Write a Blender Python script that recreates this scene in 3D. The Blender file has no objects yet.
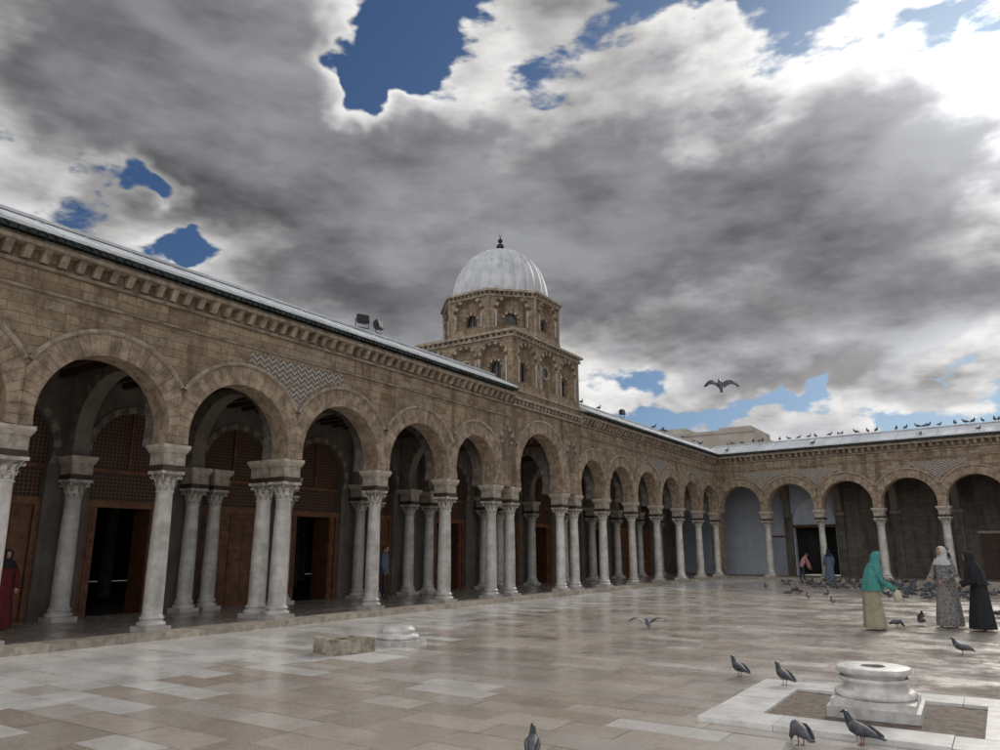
import bpy, math, random
from mathutils import Vector, Matrix, noise as mnoise
random.seed(11)
R=random.random
def U(a,b): return a+(b-a)*R()
sc=bpy.context.scene
sc.view_settings.view_transform='Standard'; sc.view_settings.look='None'; sc.view_settings.exposure=0
COLL=sc.collection
# ------------------------------------------------------------------ node helpers
def nn(nt,t,ins=None,**pr):
    n=nt.nodes.new(t)
    for k,v in pr.items(): setattr(n,k,v)
    if ins:
        for k,v in ins.items():
            s=n.inputs[k]
            if isinstance(v,bpy.types.NodeSocket): nt.links.new(v,s)
            else: s.default_value=v
    return n
def M(nt,op,a,b=0.0,c=0.0,clamp=False):
    n=nt.nodes.new('ShaderNodeMath'); n.operation=op; n.use_clamp=clamp
    for i,v in enumerate((a,b,c)):
        if isinstance(v,bpy.types.NodeSocket): nt.links.new(v,n.inputs[i])
        else: n.inputs[i].default_value=v
    return n.outputs[0]
def mixc(nt,f,a,b,bt='MIX'):
    n=nt.nodes.new('ShaderNodeMix'); n.data_type='RGBA'; n.blend_type=bt
    for s,v in ((n.inputs[0],f),(n.inputs[6],a),(n.inputs[7],b)):
        if isinstance(v,bpy.types.NodeSocket): nt.links.new(v,s)
        else: s.default_value=v if not isinstance(v,tuple) or len(v)==4 else (*v,1)
    return n.outputs[2]
def sstep(nt,x,a,b,lo=0.0,hi=1.0):
    n=nn(nt,'ShaderNodeMapRange',{0:x,1:a,2:b,3:lo,4:hi}); n.interpolation_type='SMOOTHSTEP'; return n.outputs[0]
def newmat(name):
    m=bpy.data.materials.new(name); m.use_nodes=True
    nt=m.node_tree; b=nt.nodes['Principled BSDF']; return m,nt,b
def fbm(nt,vec,scale,detail=6,rough=.6,dist=0):
    return nn(nt,'ShaderNodeTexNoise',{'Vector':vec,'Scale':scale,'Detail':detail,'Roughness':rough,'Distortion':dist}).outputs[0]
def simple(name,c1,c2,scale=3,rough=.7,bump=.2,bscale=None,attr=True,metal=0,rvar=.1,objrand=0,spec=.5,streak=0):
    m,nt,b=newmat(name)
    tc=nn(nt,'ShaderNodeTexCoord'); v=tc.outputs['Object']
    f=fbm(nt,v,scale,4,.65)
    f=sstep(nt,f,.35,.65)
    col=mixc(nt,f,c1,c2)
    if streak:
        mp=nn(nt,'ShaderNodeMapping',{'Vector':v,'Scale':(3.5,3.5,.35)})
        s=sstep(nt,fbm(nt,mp.outputs[0],2.2,3,.6),.48,.72,0,streak)
        col=mixc(nt,s,col,(c1[0]*.3,c1[1]*.29,c1[2]*.27,1))
    if attr:
        a=nn(nt,'ShaderNodeAttribute',attribute_name='Col'); col=mixc(nt,1.0,col,a.outputs[0],'MULTIPLY')
    if objrand:
        oi=nn(nt,'ShaderNodeObjectInfo'); k=M(nt,'MULTIPLY_ADD',oi.outputs['Random'],objrand,1-objrand)
        col=mixc(nt,1.0,col,nn(nt,'ShaderNodeCombineColor',{0:k,1:k,2:k}).outputs[0],'MULTIPLY')
    nt.links.new(col,b.inputs['Base Color'])
    b.inputs['Roughness'].default_value=rough
    b.inputs['Metallic'].default_value=metal; b.inputs['Specular IOR Level'].default_value=spec
    if bump:
        f2=fbm(nt,v,bscale or scale*6,3,.7)
        bp=nn(nt,'ShaderNodeBump',{'Height':f2,'Strength':bump,'Distance':.02}); nt.links.new(bp.outputs[0],b.inputs['Normal'])
    return m
def masonry(name,ca,cb,cm,bw=.46,rh=.215,dark=.65,bump=.8):
    m,nt,b=newmat(name)
    uv=nn(nt,'ShaderNodeUVMap').outputs[0]
    ob=nn(nt,'ShaderNodeTexCoord').outputs['Object']
    wv=nn(nt,'ShaderNodeVectorMath',{0:nn(nt,'ShaderNodeTexNoise',{'Vector':ob,'Scale':4.0,'Detail':1.0}).outputs[1],1:(.07,.06,0)},operation='MULTIPLY').outputs[0]
    uv2=nn(nt,'ShaderNodeVectorMath',{0:uv,1:wv},operation='ADD').outputs[0]
    br=nn(nt,'ShaderNodeTexBrick',{'Vector':uv2,'Color1':(0,0,0,1),'Color2':(1,1,1,1),'Mortar':(.5,.5,.5,1),'Scale':1.0,'Mortar Size':.008,'Mortar Smooth':.5,'Bias':0.0,'Brick Width':bw,'Row Height':rh})
    br.offset=.5; br.squash=1.35; br.squash_frequency=3
    rnd=nn(nt,'ShaderNodeSeparateColor',{0:br.outputs[0]}).outputs[0]
    col=mixc(nt,rnd,ca,cb)
    gsel=sstep(nt,M(nt,'PINGPONG',M(nt,'MULTIPLY',rnd,7.3),.5),.36,.46,0,.65)
    col=mixc(nt,gsel,col,(cb[0]*.88,cb[1]*.98,cb[2]*1.2,1))
    f1=sstep(nt,fbm(nt,ob,.45,5,.65),.38,.66)
    col=mixc(nt,M(nt,'MULTIPLY',f1,.45),col,(cb[0]*1.15,cb[1]*1.18,cb[2]*1.2,1))
    f2=sstep(nt,fbm(nt,ob,3.4,6,.8),.43,.68)
    col=mixc(nt,M(nt,'MULTIPLY',f2,dark),col,(ca[0]*.38,ca[1]*.37,ca[2]*.38,1))
    mp=nn(nt,'ShaderNodeMapping',{'Vector':ob,'Scale':(1.7,1.7,.2)})
    s=sstep(nt,fbm(nt,mp.outputs[0],1.6,5,.65),.46,.68,0,.7)
    col=mixc(nt,s,col,(ca[0]*.36,ca[1]*.35,ca[2]*.36,1))
    col=mixc(nt,M(nt,'MULTIPLY',br.outputs[1],.7),col,cm)
    a=nn(nt,'ShaderNodeAttribute',attribute_name='Col'); col=mixc(nt,1.0,col,a.outputs[0],'MULTIPLY')
    nt.links.new(col,b.inputs['Base Color']); b.inputs['Roughness'].default_value=.85; b.inputs['Specular IOR Level'].default_value=.3
    h=M(nt,'ADD',M(nt,'MULTIPLY',br.outputs[1],-.8),M(nt,'ADD',M(nt,'MULTIPLY',fbm(nt,ob,18,3,.7),1.0),M(nt,'MULTIPLY',rnd,.3)))
    bp=nn(nt,'ShaderNodeBump',{'Height':h,'Strength':bump,'Distance':.022}); nt.links.new(bp.outputs[0],b.inputs['Normal'])
    return m
STONE=masonry('wall_masonry',(.225,.158,.1),(.4,.3,.2),(.18,.14,.1),bw=.36,rh=.17)
STONE2=masonry('tower_masonry',(.23,.16,.1),(.4,.3,.195),(.15,.115,.085),bw=.34,rh=.165)
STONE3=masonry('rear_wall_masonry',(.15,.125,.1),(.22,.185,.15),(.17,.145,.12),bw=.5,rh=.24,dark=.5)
VOUS=simple('voussoir_stone',(.22,.16,.108),(.41,.315,.22),5,.85,.6,streak=.4)
TRIM=simple('trim_stone',(.23,.18,.13),(.42,.345,.26),5,.8,.4,streak=.45)
IMP=simple('impost_stone',(.28,.24,.19),(.46,.4,.33),6,.7,.4)
MARB=simple('column_marble',(.5,.47,.42),(.74,.7,.65),2.6,.36,.1,objrand=.28,streak=.2)
CAPM=simple('capital_marble',(.4,.36,.31),(.66,.61,.54),12,.6,.5,objrand=.2)
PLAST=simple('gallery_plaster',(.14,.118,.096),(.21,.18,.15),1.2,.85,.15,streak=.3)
WHITE=simple('whitewash',(.55,.6,.67),(.66,.7,.77),1.5,.75,.15,streak=.2)
DOMEM=simple('dome_plaster',(.5,.515,.53),(.64,.65,.66),1.6,.55,.15,streak=.35)
ROOFM=simple('roof_sheet',(.56,.58,.6),(.7,.72,.74),.8,.5,.05,streak=.2)
TILE=simple('green_tile',(.02,.035,.03),(.06,.085,.065),6,.4,0)
WOOD=simple('carved_wood',(.1,.037,.014),(.18,.075,.028),5,.5,.4)
WOODD=simple('dark_wood',(.04,.022,.013),(.08,.042,.024),5,.6,.4)
BLACK=simple('black_metal',(.01,.01,.011),(.02,.02,.02),8,.6,0)
GLASS_SHADE=simple('dark_window_and_shade',(.012,.012,.014),(.02,.02,.022),8,.25,0)  # window glass, and painted shade inside the doorway and pedestal hole
SOIL=simple('pit_soil',(.1,.075,.052),(.22,.17,.125),9,.7,1.0)
ROUGH=simple('rough_stone',(.22,.185,.14),(.5,.44,.35),6,.9,1.0)
PEDM=simple('pedestal_marble',(.55,.53,.49),(.8,.78,.74),5,.45,.35,streak=.25)
FRM=simple('frame_marble',(.62,.6,.57),(.82,.81,.78),3.5,.28,.2,14)
JOINT=simple('paving_joint',(.2,.17,.14),(.28,.24,.2),8,.8,0)
GRND=simple('ground_earth',(.22,.19,.15),(.3,.26,.21),.3,.9,0)
BGB=simple('rendered_wall',(.4,.36,.3),(.5,.46,.4),.8,.85,.2)
def lattice():
    m,nt,b=newmat('lattice_wood')
    uv=nn(nt,'ShaderNodeUVMap').outputs[0]
    vo=nn(nt,'ShaderNodeTexVoronoi',{'Vector':uv,'Scale':11.0,'Randomness':.15},feature='DISTANCE_TO_EDGE').outputs[0]
    f=sstep(nt,vo,.08,.16)
    col=mixc(nt,f,(.16,.075,.032,1),(.02,.011,.008,1)); nt.links.new(col,b.inputs['Base Color']); b.inputs['Roughness'].default_value=.6
    return m
LATT=lattice()
def chevron():
    m,nt,b=newmat('chevron_inlay')
    s=nn(nt,'ShaderNodeSeparateXYZ',{0:nn(nt,'ShaderNodeUVMap').outputs[0]})
    tri=M(nt,'PINGPONG',s.outputs[0],.11)
    v=M(nt,'ADD',s.outputs[1],tri)
    fr=M(nt,'FRACT',M(nt,'DIVIDE',v,.13))
    f=sstep(nt,M(nt,'PINGPONG',fr,.5),.21,.29)
    ob=nn(nt,'ShaderNodeTexCoord').outputs['Object']
    n1=fbm(nt,ob,6,5,.75)
    col=mixc(nt,f,(.12,.1,.082,1),(.42,.38,.33,1)); col=mixc(nt,sstep(nt,n1,.4,.68,0,.7),col,(.18,.14,.105,1))
    nt.links.new(col,b.inputs['Base Color']); b.inputs['Roughness'].default_value=.8
    return m
CHEV=chevron()
def paving():
    m,nt,b=newmat('paving_slabs')
    ob=nn(nt,'ShaderNodeTexCoord').outputs['Object']
    a=nn(nt,'ShaderNodeAttribute',attribute_name='Col')
    col=a.outputs[0]
    f1=sstep(nt,fbm(nt,ob,.3,5,.65),.4,.68); col=mixc(nt,M(nt,'MULTIPLY',f1,.22),col,(.3,.25,.205,1))
    f2=sstep(nt,fbm(nt,ob,4.5,7,.8),.47,.7); col=mixc(nt,M(nt,'MULTIPLY',f2,.45),col,(.2,.165,.135,1))
    f4=sstep(nt,fbm(nt,ob,21,3,.65),.56,.68); col=mixc(nt,M(nt,'MULTIPLY',f4,.35),col,(.75,.72,.66,1))
    nt.links.new(col,b.inputs['Base Color'])
    f3=sstep(nt,fbm(nt,ob,.8,5,.7),.35,.65)
    r=M(nt,'ADD',M(nt,'MULTIPLY_ADD',f3,.18,.12),M(nt,'MULTIPLY',f2,.15))
    nt.links.new(r,b.inputs['Roughness'])
    b.inputs['Specular IOR Level'].default_value=.8
    h=fbm(nt,ob,6,5,.75)
    bp=nn(nt,'ShaderNodeBump',{'Height':h,'Strength':.26,'Distance':.012}); nt.links.new(bp.outputs[0],b.inputs['Normal'])
    return m
PAVE=paving()
# ------------------------------------------------------------------ mesh builder
class MB:
    def __init__(s): s.v=[];s.f=[];s.m=[];s.c=[];s.s=[]
    def face(s,pts,m=0,c=1.0,sm=False):
        i=len(s.v); s.v+=[tuple(p) for p in pts]; s.f.append(tuple(range(i,i+len(pts)))); s.m.append(m); s.c.append(c); s.s.append(sm)
    def grid(s,rows,closed=True,m=0,c=1.0,sm=True,cap0=False,cap1=False,skip=None):
        i=len(s.v); n=len(rows[0])
        for r in rows: s.v+=[tuple(p) for p in r]
        for a in range(len(rows)-1):
            for b in range(n if closed else n-1):
                if skip and skip(a,b): continue
                b2=(b+1)%n
                s.f.append((i+a*n+b,i+a*n+b2,i+(a+1)*n+b2,i+(a+1)*n+b)); s.m.append(m); s.c.append(c); s.s.append(sm)
        if cap0: s.f.append(tuple(i+k for k in reversed(range(n)))); s.m.append(m); s.c.append(c); s.s.append(False)
        if cap1: s.f.append(tuple(i+(len(rows)-1)*n+k for k in range(n))); s.m.append(m); s.c.append(c); s.s.append(False)
    def hexa(s,p,m=0,c=1.0):
        for q in ((0,3,2,1),(4,5,6,7),(0,1,5,4),(1,2,6,5),(2,3,7,6),(3,0,4,7)): s.face([p[k] for k in q],m,c)
    def box(s,x0,x1,y0,y1,z0,z1,m=0,c=1.0):
        s.hexa([(x0,y0,z0),(x1,y0,z0),(x1,y1,z0),(x0,y1,z0),(x0,y0,z1),(x1,y0,z1),(x1,y1,z1),(x0,y1,z1)],m,c)
    def pbox(s,P,u0,u1,z0,z1,d0,d1,m=0,c=1.0,taper=0):
        s.hexa([P(u0,z0,d0),P(u1,z0,d0),P(u1,z0,d1-taper),P(u0,z0,d1-taper),P(u0,z1,d0),P(u1,z1,d0),P(u1,z1,d1),P(u0,z1,d1)],m,c)
    def lathe(s,prof,cx=0,cy=0,n=32,m=0,c=1.0,sm=True,mod=None,cap=True):
        rows=[]
        for r,z in prof:
            rows.append([(cx+r*(mod(2*math.pi*k/n,z) if mod else 1)*math.cos(2*math.pi*k/n),cy+r*(mod(2*math.pi*k/n,z) if mod else 1)*math.sin(2*math.pi*k/n),z) for k in range(n)])
        s.grid(rows,True,m,c,sm,cap0=cap,cap1=cap)
    def tube(s,pts,rad,n=8,m=0,c=1.0):
        rows=[]
        for i,p in enumerate(pts):
            p=Vector(p); a=Vector(pts[max(0,i-1)]); b=Vector(pts[min(len(pts)-1,i+1)]); t=(b-a).normalized()
            q=Vector((0,0,1)) if abs(t.z)<.9 else Vector((1,0,0)); e1=t.cross(q).normalized(); e2=t.cross(e1)
            r=rad[i] if isinstance(rad,(list,tuple)) else rad
            rows.append([p+e1*r*math.cos(2*math.pi*k/n)+e2*r*math.sin(2*math.pi*k/n) for k in range(n)])
        s.grid(rows,True,m,c,True,True,True)
    def build(s,name,mats,parent=None,loc=(0,0,0),rz=0,scale=1,link=True):
        me=bpy.data.meshes.new(name); me.from_pydata(s.v,[],s.f)
        for m in mats: me.materials.append(m)
        me.polygons.foreach_set('material_index',s.m); me.polygons.foreach_set('use_smooth',s.s)
        me.update()
        uvs=[];cols=[]
        vs=s.v
        for p,c in zip(me.polygons,s.c):
            n=p.normal; ax=(abs(n.x),abs(n.y),abs(n.z)); k=ax.index(max(ax))
            cc=(c,c,c,1.0) if not isinstance(c,tuple) else (c[0],c[1],c[2],1.0)
            for vi in p.vertices:
                co=vs[vi]
                uvs+= (co[1],co[2]) if k==0 else ((co[0],co[2]) if k==1 else (co[0],co[1]))
                cols+=cc
        me.uv_layers.new(name='UVMap'); me.uv_layers['UVMap'].data.foreach_set('uv',uvs)
        me.color_attributes.new('Col','FLOAT_COLOR','CORNER'); me.color_attributes['Col'].data.foreach_set('color',cols)
        me.update()
        ob=bpy.data.objects.new(name,me); 
        if link: COLL.objects.link(ob)
        ob.location=loc; ob.rotation_euler=(0,0,rz); ob.scale=(scale,)*3
        if parent: ob.parent=parent
        return ob
def empty(name,loc=(0,0,0),rz=0,parent=None):
    e=bpy.data.objects.new(name,None); COLL.objects.link(e); e.location=loc; e.rotation_euler=(0,0,rz)
    if parent: e.parent=parent
    return e
# ------------------------------------------------------------------ arches
def arch_wall(mb,P,y0,y1,zb,zt,cx,zs,cz,r,thick,sill=None,m=0,mi=None,c=1.0,back=True,n=28):
    mi=m if mi is None else mi
    a0=math.asin(max(-1,min(1,(zs-cz)/r)))
    A=[a0+(math.pi-2*a0)*k/n for k in range(n+1)]
    A+=[math.atan2(zt-cz,y1-cx),math.atan2(zt-cz,y0-cx)]; A=sorted(A)
    def inn(a): return (cx+r*math.cos(a),cz+r*math.sin(a))
    def out(a):
        ca,sa=math.cos(a),math.sin(a)
        if sa<=1e-6: return (y1 if ca>0 else y0, cz+r*sa)
        t=(zt-cz)/sa
        if ca>1e-9: t=min(t,(y1-cx)/ca)
        elif ca<-1e-9: t=min(t,(y0-cx)/ca)
        return (cx+t*ca,cz+t*sa)
    for a,b in zip(A[:-1],A[1:]):
        if b-a<1e-6: continue
        i0,i1,o0,o1=inn(a),inn(b),out(a),out(b)
        mb.face([P(*i0,0),P(*o0,0),P(*o1,0),P(*i1,0)],m,c)
        if back: mb.face([P(*i1,-thick),P(*o1,-thick),P(*o0,-thick),P(*i0,-thick)],m,c)
        mb.face([P(*i0,0),P(*i1,0),P(*i1,-thick),P(*i0,-thick)],mi,c)
    hx=r*math.cos(a0)
    if sill is not None:
        for (a,b,e) in ((y0,cx-hx,1),(cx+hx,y1,0)):
            mb.face([P(a,sill,0),P(b,sill,0),P(b,zs,0),P(a,zs,0)],m,c)
            if back: mb.face([P(a,zs,-thick),P(b,zs,-thick),P(b,sill,-thick),P(a,sill,-thick)],m,c)
            ed=b if e else a
            mb.face([P(ed,sill,0),P(ed,sill,-thick),P(ed,zs,-thick),P(ed,zs,0)],mi,c)
        mb.face([P(cx-hx,sill,0),P(cx+hx,sill,0),P(cx+hx,sill,-thick),P(cx-hx,sill,-thick)],mi,c)
        if sill>zb+.001:
            mb.face([P(y0,zb,0),P(y1,zb,0),P(y1,sill,0),P(y0,sill,0)],m,c)
    else:
        for (a,b) in ((y0,cx-hx),(cx+hx,y1)):
            mb.face([P(a,zs,0),P(b,zs,0),P(b,zs,-thick),P(a,zs,-thick)],m,c)
def archivolt(mb,P,y0,y1,cx,zs,cz,r,band,rim,m=0,mr=1,pro=.035,nv=None,alt=None,rimp=.085):
    nv=nv or int(math.pi*r/.15)|1
    a0=math.asin(max(-1,min(1,(zs-cz)/r)))*.9
    cl=lambda p:(min(max(p[0],y0+.004),y1-.004),max(p[1],zs+.003))
    for k in range(nv):
        a=a0+(math.pi-2*a0)*k/nv; b=a0+(math.pi-2*a0)*(k+1)/nv; g=.003/r
        a+=g;b-=g
        c=U(.76,1.12)
        if alt: c=(alt[0] if k%2 else alt[1])
        ri=r+.003; ro=r+band
        q=[]
        for (aa,rr) in ((a,ri),(a,ro),((a+b)/2,ro),(b,ro),(b,ri),((a+b)/2,ri)):
            q.append(cl((cx+rr*math.cos(aa),cz+rr*math.sin(aa))))
        pr=pro+U(-.004,.004)
        mb.face([P(*p,pr) for p in q],m,c)
        for i in range(6):
            p0,p1=q[i],q[(i+1)%6]
            mb.face([P(*p0,0.0),P(*p1,0.0),P(*p1,pr),P(*p0,pr)],m,c)
    if rim:
        r0=r+band+.005; r1=r0+rim; rm=r1
        half=min((y1-cx),(cx-y0))
        ar=math.acos(min(1,half/rm)) if half<rm else 0.0
        n=44; rows=[]
        for k in range(n+1):
            a=ar+(math.pi-2*ar)*k/n
            prof=[(r0,0),(r0,rimp*.6),(r0+rim*.35,rimp),(r1,rimp*.8),(r1,0)]
            rows.append([P(*cl((cx+rr*math.cos(a),cz+rr*math.sin(a))),d) for rr,d in prof])
        mb.grid(rows,False,mr,.95,False)
# ------------------------------------------------------------------ planes
XF=-13.5
PL=lambda u,z,d:(XF+d,u,z)
ph=math.radians(-6.7); D=Vector((math.cos(ph),math.sin(ph))); N=Vector((math.sin(ph),-math.cos(ph)))
C0=Vector((-13.7,43.7))+N*.25
def PF(u,z,d):
    p=C0+D*u+N*d; return (p.x,p.y,z)
ZS=3.67
mosque=empty('mosque_with_arcaded_courtyard')
colsL=[-6.05,-3.1,-.15,2.8,5.75,8.7,11.7,14.75,17.8,20.25,21.35,24.85,25.95,28.5,31.45,34.4,37.4,40.4,43.4]
wall=MB()
baysL=[]
for a,b in zip(colsL[:-1],colsL[1:]):
    if b-a<1.5:
        wall.pbox(PL,a,b,ZS,6.9,-.5,0,0)
        continue
    baysL.append((a,b))
    half=(b-a)/2; cx=(a+b)/2; r=half*.85; crown=5.15
    if b-a>3.3: r=1.5; crown=5.7
    if half<1.3: r=half*.86
    cz=crown-r
    arch_wall(wall,PL,a,b,ZS,6.9,cx,ZS,cz,r,.5,m=0,mi=1)
    archivolt(wall,PL,a,b,cx,ZS,cz,r,.4,.09,m=1,mr=2)
wall.pbox(PL,43.4,44.2,0.12,6.9,-.5,0,0)
wall.pbox(PL,-8,-6.05,0,6.9,-.5,0,0)
def spandrel(P,c,sp=2.95,r=1.25+.52,cz=3.9,top=5.86,w=1.25):
    n=30
    us=[c-w+2*w*k/n for k in range(n+1)]
    def low(u):
        z=ZS+.9
        for cc in (c-sp/2,c+sp/2):
            d=abs(u-cc)
            if d<r: z=max(z,cz+math.sqrt(r*r-d*d)+.02)
        return min(z,top)
    for a,b in zip(us[:-1],us[1:]):
        la,lb=low(a),low(b)
        if la>=top and lb>=top: continue
        wall.face([P(a,la,.007),P(b,lb,.007),P(b,top,.007),P(a,top,.007)],3)
spandrel(PL,11.7,3.02,1.8,3.88,5.95,1.45); spandrel(PL,34.4); spandrel(PL,40.4)
colsF=[.2]+[2.91*i for i in range(1,13)]
for a,b in zip(colsF[:-1],colsF[1:]):
    half=(b-a)/2; cx=(a+b)/2; r=half*.86; cz=5.12-r
    arch_wall(wall,PF,a,b,ZS,6.9,cx,ZS,cz,r,.5,m=0,mi=1)
    archivolt(wall,PF,a,b,cx,ZS,cz,r,.38,.09,m=1,mr=2)
for i in range(1,12): 
    if i%2==0 or i<3: spandrel(PF,2.91*i,2.91,1.8,3.87,5.86)
def cornice(P,u0,u1):
    wall.pbox(P,u0,u1,6.02,6.07,0.0,.045,2,.8)
    wall.pbox(P,u0,u1,6.44,6.5,0.0,.06,2,.8)
    u=u0+.1
    while u<u1-.1:
        wall.pbox(P,u,u+.13,6.54,6.75,0.0,.22+U(-.015,.01),2,U(.7,1.2),taper=.13); u+=.31+U(-.015,.015)
    wall.pbox(P,u0,u1,6.752,6.83,0.0,.27,2,.9)
    wall.pbox(P,u0,u1,6.832,6.9,0.0,.22,2,.7)
    u=u0
    while u<u1-.08:
        rows=[]
        for d in (.0,.36+U(-.015,.015)):
            rows.append([P(u+.075+.07*math.cos(math.pi*k/6),6.905+.09*math.sin(math.pi*k/6)+(.36-d)*.15,d) for k in range(7)])
        wall.grid(rows,False,4,U(.6,1.3),True)
        wall.face([P(u+.075+.07*math.cos(math.pi*k/6),6.905+.09*math.sin(math.pi*k/6),.34) for k in range(7)],4,.5)
        u+=.155
def roof(P,u0,u1,back=4.6,seed=0):
    prof=[(.34,7.0),(.34,7.06),(-.65,7.56),(-back,7.3)]
    for (d0,z0),(d1,z1) in zip(prof[:-1],prof[1:]):
        wall.face([P(u0,z0,d0),P(u1,z0,d0),P(u1,z1,d1),P(u0,z1,d1)],5)
    for e in (u0,u1):
        wall.face([P(e,7.0,.34),P(e,7.06,.34),P(e,7.56,-.65),P(e,7.3,-back),P(e,6.9,-back),P(e,6.9,0)],5)
    wall.face([P(u0,6.99,.34),P(u1,6.99,.34),P(u1,6.99,0),P(u0,6.99,0)],5)
    u=u0+.3
    while u<u1:
        wall.hexa([P(u,7.062,.335),P(u+.02,7.062,.335),P(u+.02,7.562,-.65),P(u,7.562,-.65),P(u,7.078,.335),P(u+.02,7.078,.335),P(u+.02,7.578,-.65),P(u,7.578,-.65)],5,.85)
        u+=.9
cornice(PL,-8,21.05); cornice(PL,26.15,43.3); cornice(PF,.1,35)
roof(PL,-8,21.0); roof(PL,26.2,44.5); roof(PF,-.2,35)
for P,u0,u1 in ((PL,-8,21.0),(PL,26.2,44.3),(PF,0,35)):
    wall.pbox(P,u0,u1,7.555,7.61,-.72,-.58,5,.9)
wall.build('arcade_wall',[STONE,VOUS,TRIM,CHEV,TILE,ROOFM],mosque)
# ------------------------------------------------------------------ column mesh
def column_mesh():
    mb=MB()
    mb.box(-.27,.27,-.27,.27,0,.1,0,.9)
    prof=[(.26,.1),(.275,.125),(.275,.155),(.25,.18),(.225,.19),(.21,.21),(.215,.225),(.235,.235),(.24,.255),(.225,.275),(.205,.285),(.2,.31)]
    for k in range(13):
        t=k/12; prof.append((.19-.03*t**1.5+.004*math.sin(math.pi*t),.33+2.36*t))
    prof+=[(.163,2.7),(.178,2.715),(.183,2.735),(.168,2.75)]
    mb.lathe(prof,n=28,m=0,cap=False)
    bell=[(.165,2.75),(.17,2.85),(.185,2.97),(.22,3.05),(.26,3.085)]
    mb.lathe(bell,n=24,m=1,c=.55,cap=False)
    for ring,(z0,h,off) in enumerate(((2.755,.15,0),(2.83,.19,.5))):
        for k in range(8):
            a=2*math.pi*(k+off)/8; rows=[]
            for j in range(6):
                t=j/5; z=z0+h*math.sin(t*1.75)/1.0 if t<.9 else z0+h*.9
                rr=.175+.02*ring+.085*t**2.2; w=.055*(1-.65*t**2)
                rows.append([(math.cos(a)*(rr-abs(s)*.02)-math.sin(a)*s*w,math.sin(a)*(rr-abs(s)*.02)+math.cos(a)*s*w,z) for s in (-1,-.4,0,.4,1)])
            mb.grid(rows,False,1,U(.9,1.1),True)
    for k in range(4):
        a=math.pi/4+k*math.pi/2; pts=[];rad=[]
        for j in range(12):
            t=j/11; an=t*5.2; s=.05*(1-t*.7)
            pts.append((math.cos(a)*(.285+s*math.cos(an+1.6)),math.sin(a)*(.285+s*math.cos(an+1.6)),3.04+s*math.sin(an+1.6)-.01)); rad.append(.017)
        mb.tube(pts,rad,6,1)
        mb.tube([(math.cos(a)*.19,math.sin(a)*.19,2.93),(math.cos(a)*.24,math.sin(a)*.24,3.03),(math.cos(a)*.285,math.sin(a)*.285,3.08)],[.02,.02,.018],6,1)
    pts=[]
    for k in range(4):
        a=math.pi/4+k*math.pi/2; p0=Vector((math.cos(a),math.sin(a)))*.37; a1=a+math.pi/2; p1=Vector((math.cos(a1),math.sin(a1)))*.37
        mid=(p0+p1)/2*.86
        e=(p1-p0).normalized()
        pts+=[p0+e*.02]
        pts+=[p0.lerp(mid,.5)*.97,mid,p1.lerp(mid,.5)*.97,p1-e*.02]
    mb.grid([[(p.x,p.y,z) for p in pts] for z in (3.085,3.15)],True,1,1.0,False,True,True)
    return mb
cm=column_mesh().build('column',[MARB,CAPM],mosque,(0,0,-50),link=False); CME=cm.data; bpy.data.objects.remove(cm)
imb=MB()
imb.box(-.25,.25,-.25,.25,3.15,3.26,1,.8)
imb.box(-.235,.235,-.235,.235,3.262,3.5,0,1.0)
imb.hexa([(-.25,-.25,3.502),(.25,-.25,3.502),(.25,.25,3.502),(-.25,.25,3.502),(-.31,-.29,3.6),(.31,-.29,3.6),(.31,.29,3.6),(-.31,.29,3.6)],0,1.1)
imb.box(-.32,.3,-.3,.3,3.602,3.668,0,1.15)
io=imb.build('impost',[IMP,WOODD],mosque,link=False); IME=io.data; bpy.data.objects.remove(io)
def column(x,y,rz=0,z=.12,imp=True):
    o=bpy.data.objects.new('column',CME); COLL.objects.link(o); o.parent=mosque; s=(3.15-z)/3.15
    w=U(.93,1.07); o.location=(x,y,z); o.scale=(w,w,s); o.rotation_euler=(0,0,rz+random.choice((0,1,2,3))*math.pi/2)
    if imp:
        i=bpy.data.objects.new('impost_block',IME); COLL.objects.link(i); i.parent=mosque; i.location=(x,y,0); i.rotation_euler=(0,0,rz)
for y in colsL: 
    column(-13.75,y)
column(-14.45,11.7)
for y in colsL: column(-17.2,y)
for y in (12.35,18.5): column(-17.2,y)
for u in colsF[1:]:
    p=PF(u,0,-.25); column(p[0],p[1],ph)
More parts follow.
